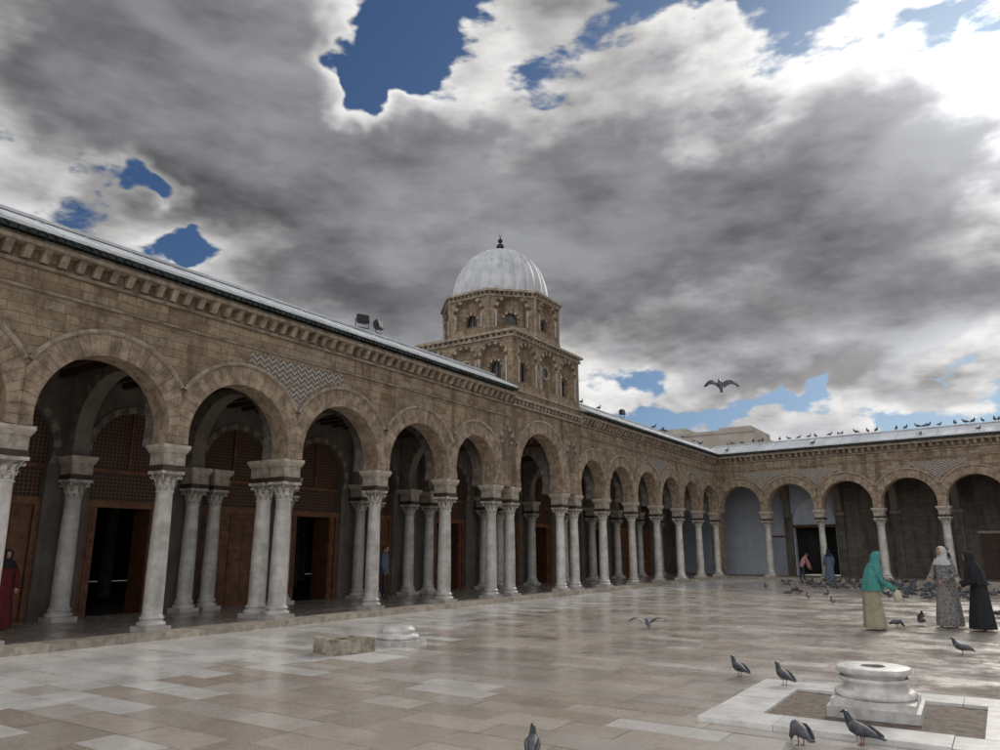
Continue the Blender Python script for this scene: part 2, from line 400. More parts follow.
# ------------------------------------------------------------------ gallery interior
g=MB()
XB=-17.55
PB=lambda u,z,d:(XB+d,u,z)
openb={(8.7,11.7),(14.75,17.8),(21.35,24.85),(28.5,31.45),(2.8,5.75),(34.4,37.4)}
for (a,b) in baysL:
    cx=(a+b)/2; hw=min(1.0,(b-a)/2-.42); r=hw*1.06; zs=3.5; cz=3.5+.35
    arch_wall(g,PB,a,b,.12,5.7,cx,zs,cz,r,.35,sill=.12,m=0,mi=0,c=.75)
    archivolt(g,PB,a,b,cx,zs,cz,r,.16,0,m=6,pro=.03,alt=(.35,.6))
    hx=hw*1.02
    g.face([PB(cx-hx-.1,2.75,-.2),PB(cx+hx+.1,2.75,-.2),PB(cx+hx+.1,5.0,-.2),PB(cx-hx-.1,5.0,-.2)],3)
    g.pbox(PB,cx-hx,cx+hx,2.6,2.76,-.25,-.08,2,1.2)
    g.pbox(PB,cx-hx,cx+hx,3.42,3.5,-.21,-.12,2,1.1)
    for s in (-1,1):
        u0,u1=sorted((cx+s*hx,cx+s*(hx-.14))); g.pbox(PB,u0,u1,.12,2.6,-.25,-.08,2)
    g.pbox(PB,cx-.03,cx+.03,3.5,5.0,-.2,-.14,2)
    def leaf(u0,u1,d):
        g.pbox(PB,u0,u1,.12,2.6,d-.05,d,2,.9)
        n=6; 
        for k in range(n):
            z0=.22+k*.39
            for j in range(2):
                w=(u1-u0-.12)/2; ua=u0+.04+j*(w+.04)
                g.pbox(PB,ua,ua+w,z0,z0+.33,d+.001,d+.018,2,U(.75,1.25))
                g.pbox(PB,ua+.06,ua+w-.06,z0+.07,z0+.26,d+.019,d+.032,2,U(.7,1.1))
    if (a,b) in openb:
        w=.2
        leaf(cx-hx+.15,cx-hx+.15+w,-.14); leaf(cx+hx-.15-w,cx+hx-.15,-.14)
        for s in (-1,1):
            e=cx+s*(hx-.15-w)
            u0,u1=sorted((e,e+s*.05)); g.pbox(PB,u0,u1,.12,2.6,-.85,-.2,2,.7)
    else:
        leaf(cx-hx+.15,cx-.01,-.14); leaf(cx+.01,cx+hx-.15,-.14)
for a,b in zip(colsL[:-1],colsL[1:]):
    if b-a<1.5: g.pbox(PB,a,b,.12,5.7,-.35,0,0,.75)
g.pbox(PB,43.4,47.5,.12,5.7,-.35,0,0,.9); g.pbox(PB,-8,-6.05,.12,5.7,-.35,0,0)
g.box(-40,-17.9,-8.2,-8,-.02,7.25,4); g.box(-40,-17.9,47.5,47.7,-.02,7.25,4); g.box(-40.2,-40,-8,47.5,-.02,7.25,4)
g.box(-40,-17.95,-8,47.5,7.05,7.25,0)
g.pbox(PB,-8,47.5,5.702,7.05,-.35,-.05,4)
for x in (-21,-25,-29):
    for y in range(-2,46,4): g.lathe([(.22,0.1),(.2,3.2),(.3,3.5)],x,y,10,6)
for y in colsL:
    PT=(lambda yy:(lambda u,z,d:(u,yy+.17+d,z)))(y)
    arch_wall(g,PT,-17.5,-14.0,ZS,5.6,-15.75,ZS,4.05,1.38,.34,m=0,mi=0,c=1.1)
    archivolt(g,(lambda yy:(lambda u,z,d:(u,yy-.17-d,z)))(y),-17.5,-14.0,-15.75,ZS,4.05,1.38,.22,0,m=6,pro=.02,alt=(.45,.6))
g.box(-17.6,-14.0,-8,47.4,5.62,5.7,1)
y=-7.8
while y<47: 
    g.box(-17.6,-14.0,y,y+.12,5.45,5.618,1); y+=.5
fl=MB()
def slab(mb,x0,x1,y0,y1,z,c,t=.0012,m=0,P=None):
    q=[(x0,y0),(x1,y0),(x1,y1),(x0,y1)]
    dz=[U(-t,t) for _ in range(3)]; dz.append(dz[0]+dz[2]-dz[1])
    mb.face([((P(a,b)) if P else (a,b))+(z+e,) for (a,b),e in zip(q,dz)],m,c)
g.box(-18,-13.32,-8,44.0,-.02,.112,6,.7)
y=-8
while y<44:
    w=U(.7,1.3); w=min(w,44-y)
    k=U(.85,1.25); g.box(-13.72,-13.2,y+.003,y+w-.003,-.03,.13+U(-.004,.004),6,k)
    y+=w
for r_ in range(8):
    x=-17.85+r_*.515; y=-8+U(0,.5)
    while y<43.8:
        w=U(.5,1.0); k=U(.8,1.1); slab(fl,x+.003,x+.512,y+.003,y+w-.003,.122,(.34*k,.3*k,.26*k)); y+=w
for u in range(-5,35):
    g.pbox(PF,u+.003,u+.997,-.03,.13+U(-.003,.003),-.6,.12,6,U(.75,1.1))
g.pbox(PF,-5,35,-.03,.12,-4.2,-.6,6,.75)
DB=-3.7
PFB=lambda u,z,d:PF(u,z,DB+d)
segs=[(-4.3,1.0,5,.75),(1.0,3.0,5,.78),(5.72,9,4,.85),(9,35,4,.75)]
for a,b,m,c in segs: g.pbox(PFB,a,b,.12,5.7,-.3,0,m,c)
arch_wall(g,PFB,3.0,5.72,.12,5.7,4.36,3.1,3.3,1.18,.3,sill=.12,m=5,mi=5,c=.8)
g.pbox(PFB,3.2,5.52,2.85,3.0,-.25,.2,2,.8)
g.face([PFB(3.1,3.0,-.12),PFB(5.6,3.0,-.12),PFB(5.6,4.6,-.12),PFB(3.1,4.6,-.12)],5,1.0)
g.pbox(PFB,3.0,5.72,.12,4.8,-3.2,-3.0,7);  # near-black back and sides paint the shade inside the open doorway
for e in (2.95,5.7): g.pbox(PFB,e,e+.06,.12,4.8,-3.0,-.3,7)
g.pbox(PFB,3.0,5.72,4.6,4.8,-3,-.3,7)
g.pbox(PFB,1.6,2.5,.12,2.3,0,.05,5,.6); g.pbox(PFB,1.5,2.6,2.3,2.4,0,.08,2)
for a in (12.5,18,24):
    g.pbox(PFB,a,a+1.1,.12,2.4,.0,.06,1,.9); g.pbox(PFB,a-.08,a+1.18,2.4,2.52,0,.1,6)
for u in colsF[1:]:
    g.pbox(PFB,u-.22,u+.22,.12,3.5,0,.16,4,.9); g.pbox(PFB,u-.27,u+.27,3.5,3.66,0,.22,6,.7)
    PT=(lambda uu:(lambda q,z,d:PF(uu+.17+d,z,q)))(u)
    arch_wall(g,PT,-3.7,-.5,ZS,5.6,-2.1,ZS,4.0,1.3,.34,m=0,mi=0,c=1.2)
g.pbox(PF,-4,35,5.62,5.7,-4.0,-.5,1)
g.pbox(PF,-4.2,35,5.702,7.28,-4.3,-4.0,4)
u=-3.5
while u<35: g.pbox(PF,u,u+.12,5.46,5.618,-4.0,-.5,1); u+=.5
g.pbox(PF,-4.5,-4.3,.12,7,-4.2,2,4)
g.build('gallery_interior',[PLAST,WOODD,WOOD,LATT,STONE3,WHITE,IMP,GLASS_SHADE],mosque)
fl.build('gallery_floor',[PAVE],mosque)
# ------------------------------------------------------------------ tower + drum + dome
t=MB()
X0,X1,Y0,Y1=-17.75,-13.46,21.15,26.1
def niche_face(P,u0,u1,z0,z1,n,zs,r,win,colon=True):
    w=(u1-u0)/n
    for k in range(n):
        a=u0+k*w;b=a+w;cx=(a+b)/2; cz=zs+.08
        arch_wall(t,P,a,b,z0,z1,cx,zs,cz,r,.16,sill=z0+.18,m=0,mi=1)
        archivolt(t,P,a,b,cx,zs,cz,r,min(.15,w/2-r-.01) if w/2-r<.15 else .15,.04,m=1,mr=2,pro=.02,nv=15,alt=(.3,1.2),rimp=.05)
        P2=(lambda Pp:(lambda u,z,d:Pp(u,z,d-.16)))(P)
        e=r*1.02
        if win(k):
            rr=r*.46; arch_wall(t,P2,cx-e,cx+e,z0+.1,zs+r+.1,cx,zs-.22,zs-.2,rr,.14,sill=z0+.32,m=0,mi=1,c=.9,back=False)
            archivolt(t,P2,cx-e,cx+e,cx,zs-.22,zs-.2,rr,.09,0,m=1,pro=.015,nv=11,alt=(1.3,.35))
            t.pbox(P2,cx-rr-.03,cx+rr+.03,z0+.3,zs+rr,-.16,-.14,3)
            t.pbox(P2,cx-.015,cx+.015,z0+.32,zs+rr-.2,-.13,-.1,2,.6)
        else:
            t.pbox(P2,cx-e,cx+e,z0+.1,zs+r+.1,-.03,0,0,.85)
            pts=[(cx+.2*math.cos(q*math.pi/8),zs-.05+.2*math.sin(q*math.pi/8)) for q in range(16)]
            t.face([P2(*p,.006) for p in pts],3)
            t.grid([[P2(cx+rr*math.cos(q*math.pi/12),zs-.05+rr*math.sin(q*math.pi/12),dd) for q in range(24)] for rr,dd in ((.2,0),(.2,.05),(.27,.05),(.27,0))],True,2,1.1,False)
        if colon:
            for s in (-1,1):
                ux=cx+s*(r+.0)
                q=P(ux+s*.045,0,.02)
                t.lathe([(.035,z0+.18),(.03,z0+.22),(.028,zs-.12),(.05,zs-.02),(.05,zs)],q[0],q[1],8,4,.7)
faces=[(lambda u,z,d:(X1+d,u,z),Y0,Y1),(lambda u,z,d:(u,Y0-d,z),X0,X1),(lambda u,z,d:(u,Y1+d,z),X0,X1),(lambda u,z,d:(X0-d,u,z),Y0,Y1)]
zb=6.9
for (xa,xb) in ((X0,X0+.2),(X1-.2,X1)):
    for (ya,yb) in ((Y0,Y0+.2),(Y1-.2,Y1)): t.box(xa,xb,ya,yb,zb,8.95,0)
for i,(P,a,b) in enumerate(faces):
    o=.003 if i in (1,2) else 0
    niche_face(P,a+.2,b-.2,7.15,8.95,3,8.15,.54,lambda k:k!=1)
    t.pbox(P,a+.2,b-.2,zb,7.15,-.2,0,0)
    t.pbox(P,a-.05-o,b+.05+o,7.0+o,7.07+o,0,.05+o,2)
    t.pbox(P,a-.06-o,b+.06+o,8.952+o,9.03+o,-.19,.08+o,2,.9)
    u=a
    while u<b-.1: t.pbox(P,u,u+.12,9.035,9.12,0,.1,2,U(.7,1.1)); u+=.24
    t.pbox(P,a-.14-o,b+.14+o,9.124+o,9.2+o,-.19,.17+o,2,1.05)
t.box(X0-.08,X1+.08,Y0-.08,Y1+.08,9.14,9.26,2,.9)
t.box(X0+.01,X1-.01,Y0+.01,Y1-.01,8.96,9.135,0,.9)
PP=lambda u,z,d:(XF+d,u,z)
t.pbox(PP,Y0-.05,Y1+.05,6.46,6.53,0.002,.1,2); 
u=Y0
while u<Y1: t.pbox(PP,u,u+.12,6.55,6.68,.002,.12,2,U(.7,1.1)); u+=.26
t.pbox(PP,Y0-.05,Y1+.05,6.7,6.78,.002,.15,2,1.05)
t.pbox(PP,Y0-.03,Y1+.03,6.782,6.899,-.3,.045,0)
for uu in (20.8,25.4):
    pts=[(uu+.26*math.cos(q*math.pi/10),5.3+.26*math.sin(q*math.pi/10)) for q in range(11)]+[(uu-.26,4.5),(uu+.26,4.5)]
    t.face([PP(*p,.012) for p in pts],2,.45)
    archivolt(t,PP,uu-.55,uu+.55,uu,5.1,5.3,.27,.12,.04,m=1,mr=2,pro=.03,nv=11,alt=(.4,1.15),rimp=.05)
DC=(-15.62,23.62)
RO=2.32; ZD0,ZD1=9.25,10.98
for k in range(8):
    a=math.pi/8+k*math.pi/4; b=a+math.pi/4
    pa=Vector((DC[0]+RO*math.cos(a),DC[1]+RO*math.sin(a))); pb=Vector((DC[0]+RO*math.cos(b),DC[1]+RO*math.sin(b)))
    e=(pb-pa); L=e.length; e.normalize(); nr=Vector((e.y,-e.x))
    Pk=(lambda pa,e,nr:(lambda u,z,d:((pa+e*u+nr*d).x,(pa+e*u+nr*d).y,z)))(pa,e,nr)
    o=.002*(k%2)
    niche_face(Pk,.16,L-.16,9.42,10.78,1,10.15,.55,lambda q:True)
    t.pbox(Pk,0.001,.16,ZD0,10.8,-.1,0,0); t.pbox(Pk,L-.16,L-.001,ZD0,10.8,-.1,0,0); t.pbox(Pk,.16,L-.16,ZD0,9.42,-.2,0,0)
    t.pbox(Pk,-.02,L+.02,9.3+o,9.38+o,0,.06,2); t.pbox(Pk,-.03,L+.03,10.782+o,10.86+o,-.3,.07,2,.9)
    u=0
    while u<L-.05: t.pbox(Pk,u,u+.09,10.864,10.95,-.1,.1,2,U(.7,1.1)); u+=.18
    t.pbox(Pk,-.06,L+.06,10.953+o,11.035+o,-.4,.16,2,1.1)
    t.lathe([(.06,9.3),(.045,9.4),(.04,10.5),(.065,10.62),(.065,10.78)],pa.x,pa.y,10,2,.9)
    t.face([(pa.x,pa.y,11.045),(pb.x,pb.y,11.045),(DC[0],DC[1],11.2)],5)
prof=[(1.95,11.05),(1.95,11.15),(1.88,11.17)]
for k in range(19):
    an=k/18*math.pi/2; prof.append((1.9*math.cos(an)**.9,11.2+2.25*math.sin(an)))
prof[-1]=(.02,13.45)
def rib(th,z): return 1+ (.05*abs(math.cos(12*th))-.03 if z>11.19 else 0)
t.lathe(prof,DC[0],DC[1],192,5,1.0,True,rib)
fin=[(.14,13.4),(.1,13.45),(.05,13.5),(.04,13.54),(.13,13.6),(.17,13.68),(.13,13.76),(.04,13.82),(.04,13.85),(.09,13.89),(.11,13.94),(.09,13.99),(.03,14.03),(.02,14.12)]
t.lathe(fin,DC[0],DC[1],14,6)
cres=[];rd=[]
for k in range(13):
    a=-math.pi/2+(k-6)/6*2.5; cres.append((DC[0],DC[1]+.09*math.cos(a),14.21+.09*math.sin(a))); rd.append(.018*(1-abs(k-6)/7))
t.tube(cres,rd,6,6)
t.build('domed_tower',[STONE2,VOUS,TRIM,GLASS_SHADE,MARB,DOMEM,BLACK,LATT],mosque)
# ------------------------------------------------------------------ paving
GR=MB(); GR.face([(-900,-900,-.06),(900,-900,-.06),(900,900,-.06),(-900,900,-.06)]); GR.build('ground',[GRND])
pv=MB(); pv.face([(-13.3,-12,-.006),(24,-12,-.006),(24,44,-.006),(-13.3,44,-.006)],1)
y=-12.0; row=0
while y<43.4:
    h=random.choice((.36,.4,.46)); x=-13.3-U(0,.6); lim=-8.7+random.choice((-.9,-.4,0,0,.3,.7))
    if y>9: lim-=min(2.2,(y-9)*.35)
    while x<22:
        w=U(.55,1.15)
        x0=max(x,-13.3)
        if x+w>-13.2:
            cx=x+w/2
            if cx<lim:
                k=U(.85,1.1); c=(.76*k,.745*k,.715*k)
                if R()<.12: c=(.58,.54,.49)
            else:
                k=U(.84,1.14); q=R()
                if q<.6: c=(.49*k,.43*k,.37*k)
                elif q<.85: c=(.53*k,.485*k,.435*k)
                else: c=(.43*k,.365*k,.3*k)
                if R()<.05: c=(.66,.63,.59)
            slab(pv,x0+.002,x+w-.002,y+.002,y+h-.002,0,c,.0012)
        x+=w
    y+=h
pv.build('courtyard_paving',[PAVE,JOINT])
fr=MB()
ax0,ax1,ay0,ay1=-2.72,.16,7.62,10.24; w=.5
def fslab(x0,x1,y0,y1):
    k=U(.9,1.1); fr.box(x0+.003,x1-.003,y0+.003,y1-.003,-.02,.045+U(-.004,.004),0,k)
for i in range(4):
    xs=ax0+(ax1-ax0)*i/4; xe=ax0+(ax1-ax0)*(i+1)/4
    fslab(xs,xe,ay0,ay0+w); fslab(xs,xe,ay1-w,ay1)
for i in range(2):
    ys=ay0+w+(ay1-ay0-2*w)*i/2; ye=ay0+w+(ay1-ay0-2*w)*(i+1)/2
    fslab(ax0,ax0+w,ys,ye); fslab(ax1-w,ax1,ys,ye)
n=24; rows=[]
for i in range(n+1):
    rows.append([(ax0+w+(ax1-ax0-2*w)*j/n,ay0+w+(ay1-ay0-2*w)*i/n,.012+.014*mnoise.noise(Vector((i*.6,j*.6,0)))) for j in range(n+1)])
fr.grid(rows,False,1,1.0,True)
fr.build('marble_kerb_frame',[FRM,SOIL])
pd=MB()
pd.box(-.42,.42,-.42,.42,0,.1,0,.85); pd.box(-.385,.385,-.385,.385,.1,.165,0,.95)
pd.lathe([(.36,.165),(.385,.18),(.39,.205),(.375,.23),(.34,.24),(.31,.25),(.295,.275),(.3,.3),(.325,.315),(.34,.33),(.335,.35),(.32,.36)],n=48,cap=False)
pd.lathe([(.30,.36),(.3,.39),(.345,.395),(.355,.405),(.355,.445),(.345,.452),(.335,.455),(.12,.455)],n=48,cap=False)
pd.lathe([(.12,.455),(.11,.43),(.1,.38)],n=24,c=.4,cap=False); pd.lathe([(.105,.4),(.001,.4)],n=24,m=1,cap=False)  # hole wall and bottom coloured dark to paint the shade inside
for v in range(len(pd.v)):
    x_,y_,z_=pd.v[v]; q=mnoise.noise(Vector((x_*9,y_*9,z_*9)))*.009; pd.v[v]=(x_+q,y_-q,z_+q*.5)
pd.build('column_base_pedestal',[PEDM,GLASS_SHADE],loc=(-1.28,8.93,.012),rz=math.radians(2))
st=MB()
def rock(x0,x1,y0,y1,z0,z1,n=9,amp=.02):
    def dp(p):
        v=Vector(p); nv=mnoise.noise_vector(v*6)*amp+mnoise.noise_vector(v*17)*amp*.5; nv.z*=.7; q=v+nv; q.z=max(q.z,-.01); return tuple(q)
    def g(o,a,b):
        st.grid([[dp(Vector(o)+Vector(a)*i/n+Vector(b)*j/n) for j in range(n+1)] for i in range(n+1)],False,0,1,False)
    X,Y,Z=x1-x0,y1-y0,z1-z0
    g((x0,y0,z0),(X,0,0),(0,0,Z)); g((x0,y1,z0),(X,0,0),(0,0,Z)); g((x0,y0,z0),(0,Y,0),(0,0,Z)); g((x1,y0,z0),(0,Y,0),(0,0,Z)); g((x0,y0,z1),(X,0,0),(0,Y,0))
rock(-.3,.3,-.4,-.27,0,.24); rock(-.3,.3,.27,.4,0,.22); rock(-.3,-.18,-.27,.27,0,.21); rock(.18,.3,-.27,.27,0,.23); rock(-.2,.2,-.3,.3,0,.1)
st.build('rough_stone_trough',[ROUGH],loc=(-9.2,9.28,0),rz=math.radians(-8))
b2=MB(); b2.box(-.38,.38,-.38,.38,0,.09,0,.8)
b2.lathe([(.34,.09),(.375,.11),(.375,.15),(.34,.17),(.29,.18),(.28,.2),(.3,.215),(.31,.24),(.29,.265),(.27,.275),(.26,.3),(.001,.302)],n=36,cap=False)
b2.build('round_column_base',[PEDM],loc=(-9.2,10.6,0),rz=math.radians(12))
# ------------------------------------------------------------------ floodlights, background building
def floodlight(x,y,z,rz,tilt=.4):
    m=MB(); ct,s_=math.cos(tilt),math.sin(tilt)
    def q(a,b,c): return (a,b*ct-c*s_,.28+b*s_+c*ct)
    m.hexa([q(-.17,-.07,-.12),q(.17,-.07,-.12),q(.14,.07,-.09),q(-.14,.07,-.09),q(-.17,-.07,.12),q(.17,-.07,.12),q(.14,.07,.09),q(-.14,.07,.09)],0)
    m.hexa([q(-.15,-.08,-.1),q(.15,-.08,-.1),q(.15,-.071,-.1),q(-.15,-.071,-.1),q(-.15,-.08,.1),q(.15,-.08,.1),q(.15,-.071,.1),q(-.15,-.071,.1)],1)
    for s in (-1,1): m.tube([(s*.19,0,.28),(s*.19,0,.06),(0,0,.05)],.014,6)
    m.tube([(0,0,-.06),(0,0,.06)],.03,8)
    for i in range(5): 
        a=-.1+i*.05; m.hexa([q(a,.07,-.08),q(a+.01,.07,-.08),q(a+.01,.11,-.08),q(a,.11,-.08),q(a,.07,.08),q(a+.01,.07,.08),q(a+.01,.11,.08),q(a,.11,.08)],0)
    m.build('floodlight',[BLACK,BLACK],loc=(x,y,z),rz=rz,scale=1.05)
floodlight(-14.15,14.4,7.6,1.2,-.3); floodlight(-14.15,15.05,7.6,1.9,-.3); floodlight(-14.15,31.8,7.6,1.5,-.2)
bb=MB()
bb.box(-30,-17.6,68,80,0,12.0,0); bb.box(-30.1,-17.5,67.9,68.2,12.0,12.3,0,.9); bb.box(-27,-24,68.5,73,12.0,12.9,0,1.05); bb.box(-21,-18,69,76,12.0,12.7,0,.95)
for x in (-28,-25.5,-23,-20,-18.6):
    bb.box(x,x+.7,67.95,68.0,9.6,10.9,1); bb.box(x-.1,x+.8,67.85,67.95,9.45,9.58,0,.8)
bb.build('rendered_townhouse',[BGB,GLASS_SHADE])
# ------------------------------------------------------------------ pigeons
PG=[simple('pigeon_grey',(.06,.065,.075),(.12,.125,.14),14,.6,0,attr=True),simple('pigeon_neck',(.02,.035,.035),(.04,.05,.06),14,.35,0),simple('pigeon_wing',(.03,.032,.038),(.1,.105,.115),10,.6,0),simple('pigeon_feet',(.25,.07,.06),(.3,.1,.08),9,.6,0)]
def loft(mb,pts,n=12,m=0,c=1,mf=None,X=None):
    rows=[]
    for i,(p,w,h) in enumerate(pts):
        p=Vector(p); a=Vector(pts[max(0,i-1)][0]); b=Vector(pts[min(len(pts)-1,i+1)][0]); tt=(b-a).normalized()
        s=Vector((1,0,0)); up=s.cross(tt).normalized()
        rows.append([tuple(p+s*w*math.cos(2*math.pi*k/n)+up*h*math.sin(2*math.pi*k/n)) for k in range(n)])
    i0=len(mb.m); mb.grid(rows,True,m,c,True,True,True)
    if mf:
        for j in range(i0,len(mb.m)):
            ring=(j-i0)//n; mb.m[j]=mf(min(ring,len(pts)-2))
def pigeon_geo(mb,pose='stand',X=Matrix.Identity(4)):
    t0=len(mb.v)
    if pose=='fly': nk=[((0,.1,.135),.035,.035),((0,.13,.14),.026,.026),((0,.155,.145),.022,.022),((0,.172,.143),.01,.01),((0,.188,.138),.003,.003)]
    elif pose=='peck': nk=[((0,.1,.1),.035,.038),((0,.135,.065),.026,.026),((0,.155,.04),.022,.022),((0,.16,.022),.01,.01),((0,.163,.006),.003,.003)]
    else: nk=[((0,.085,.165),.04,.04),((0,.105,.2),.027,.028),((0,.112,.228),.023,.023),((0,.13,.243),.021,.019),((0,.148,.238),.009,.009),((0,.168,.229),.003,.003)]
    body=[((0,-.19,.07),.03,.004),((0,-.13,.085),.032,.012),((0,-.08,.1),.04,.03),((0,-.03,.112),.054,.047),((0,.02,.12),.06,.055),((0,.06,.135),.054,.052)]+nk
    loft(mb,body,12,0,1,lambda r:1 if r>=6 else 0)
    for s in (-1,1):
        if pose=='fly':
            rows=[]
            for j in range(7):
                q=j/6; span=.05+.27*q; ch=.18*(1-.45*q**1.5); zz=.13+.1*math.sin(q*2.2)-.03*q
                rows.append([(s*span,.06-.08*q*q-ch*k/4+.03*math.sin(q*3),zz+.008*math.sin(k/4*math.pi)) for k in range(5)])
            mb.grid(rows,False,2,1,True)
            for j in range(5):
                q=.72+.07*j; sp=.05+.27*q; z_=.13+.1*math.sin(q*2.2)-.03*q
                mb.face([(s*sp,.02-.03*j*.6,z_),(s*(sp+.06),-.01-.035*j*.6,z_-.01),(s*(sp+.045),-.06-.03*j*.6,z_-.01),(s*(sp-.015),-.07-.02*j*.6,z_)],2,.7)
        else:
            w=[((s*.03,-.165,.088),.006,.01),((s*.042,-.12,.1),.012,.022),((s*.053,-.06,.118),.014,.034),((s*.058,0,.128),.014,.04),((s*.05,.05,.135),.01,.03),((s*.04,.075,.135),.003,.008)]
            loft(mb,w,8,2,U(.7,1.3))
            mb.tube([(s*.022,.0,.08),(s*.024,-.005,.04),(s*.024,.005,.004)],[.008,.004,.004],5,3)
            for a in (-.6,0,.6,math.pi): mb.tube([(s*.024,.005,.005),(s*.024+.028*math.sin(a),.005+.028*math.cos(a),.003)],.0025,4,3)
    for i in range(t0,len(mb.v)): mb.v[i]=tuple(X@Vector(mb.v[i]))
def pigeon(x,y,z,rz,pose='stand',s=1.0,tilt=0):
    mb=MB(); pigeon_geo(mb,pose,Matrix.Rotation(tilt,4,'X')); mb.build('pigeon',PG,loc=(x,y,z),rz=rz,scale=s)
pigeon(-3.11,10.44,0,1.0,'stand',1.0); pigeon(-2.4,9.85,.045,.9,'stand',1.0); pigeon(-1.66,7.2,0,.7,'peck',1.05); pigeon(-1.22,7.5,0,1.3,'stand',1.05)
pigeon(-3.36,5.55,0,.5,'stand',.95); pigeon(-.75,14.5,0,1.3,'stand',1.0)
pigeon(-6.45,15.4,0,.5,'fly',1.1,.1)
pigeon(-4.19,14.02,4.65,.55,'fly',.9,.9)
fk=MB()
for i in range(150):
    cx_,cy_=random.choice(((-5,36),(-3,33),(-2,30),(-6,39),(0,36),(-4,38)))
    x=random.gauss(cx_,1.7); y=random.gauss(cy_,1.8)
    pigeon_geo(fk,random.choice(('stand','peck','stand')),Matrix.Translation((x,y,0))@Matrix.Rotation(U(0,6.3),4,'Z')@Matrix.Scale(U(.95,1.2),4))
for x,y in ((-3,22),(-1.8,20.6),(-4.5,25),(-1.5,24),(-.3,22.5),(-6.5,30),(-8.5,33),(-2.1,18.6),(-1.7,19.3),(-5.6,27)):
    pigeon_geo(fk,random.choice(('stand','peck')),Matrix.Translation((x,y,0))@Matrix.Rotation(U(0,6.3),4,'Z'))
fk.build('pigeon_flock',PG)
rp=MB(); u=.8
while u<22:
    if R()<.75:
        dd=-.65; p=PF(u,7.61,dd); pigeon_geo(rp,'stand',Matrix.Translation(p)@Matrix.Rotation(U(0,6.3),4,'Z')@Matrix.Scale(U(.9,1.1),4))
    u+=U(.12,.6)
for k in range(10):
    pigeon_geo(rp,'stand',Matrix.Translation((-14.15,U(27,43),7.61))@Matrix.Rotation(U(0,6.3),4,'Z'))
for k in range(5):
    p=PF(U(1,18),7.0+.12,.2); pigeon_geo(rp,'stand',Matrix.Translation(p)@Matrix.Rotation(U(0,6.3),4,'Z'))
rp.build('pigeon_row_on_roof',PG)
# ------------------------------------------------------------------ people
def skinned(name,verts,edges,rad,roots,mats,parent,matf=None,sub=2):
    me=bpy.data.meshes.new(name); me.from_pydata([tuple(v) for v in verts],edges,[])
    ob=bpy.data.objects.new(name,me); COLL.objects.link(ob)
    ob.modifiers.new('Skin','SKIN'); ss=ob.modifiers.new('S','SUBSURF'); ss.levels=sub; ss.render_levels=sub
    for i,r in enumerate(rad):
        sv=me.skin_vertices[0].data[i]; sv.radius=(r,r) if not isinstance(r,tuple) else r; sv.use_root=i in roots
    dg=bpy.context.evaluated_depsgraph_get(); dg.update()
    m2=bpy.data.meshes.new_from_object(ob.evaluated_get(dg)); ob.modifiers.clear(); ob.data=m2
    m2.materials.clear()
    for m in mats: m2.materials.append(m)
    for p in m2.polygons:
        p.use_smooth=True; p.material_index=matf(p.center) if matf else 0
    ob.parent=parent; return ob
SKIN=simple('skin',(.36,.2,.13),(.42,.25,.17),20,.55,0,attr=False)
HAIR=simple('hair',(.02,.014,.01),(.04,.03,.02),30,.6,.3,attr=False)
SHOE=simple('shoe_leather',(.03,.025,.02),(.06,.05,.04),20,.5,0,attr=False)
EYE=simple('eye_dark',(.03,.02,.015),(.04,.03,.02),20,.3,0,attr=False)
def cloth(name,c,c2=None,pat=None):
    m=simple(name,c,c2 or tuple(x*.75 for x in c),6,.85,.3,30,attr=False)
    if pat:
        nt=m.node_tree; b=nt.nodes['Principled BSDF']; ob=nn(nt,'ShaderNodeTexCoord').outputs['Object']
        v=nn(nt,'ShaderNodeTexVoronoi',{'Vector':ob,'Scale':30.0}).outputs[0]
        f=sstep(nt,v,.3,.42)
        nt.links.new(mixc(nt,f,pat,(*c,1)),b.inputs['Base Color'])
    return m
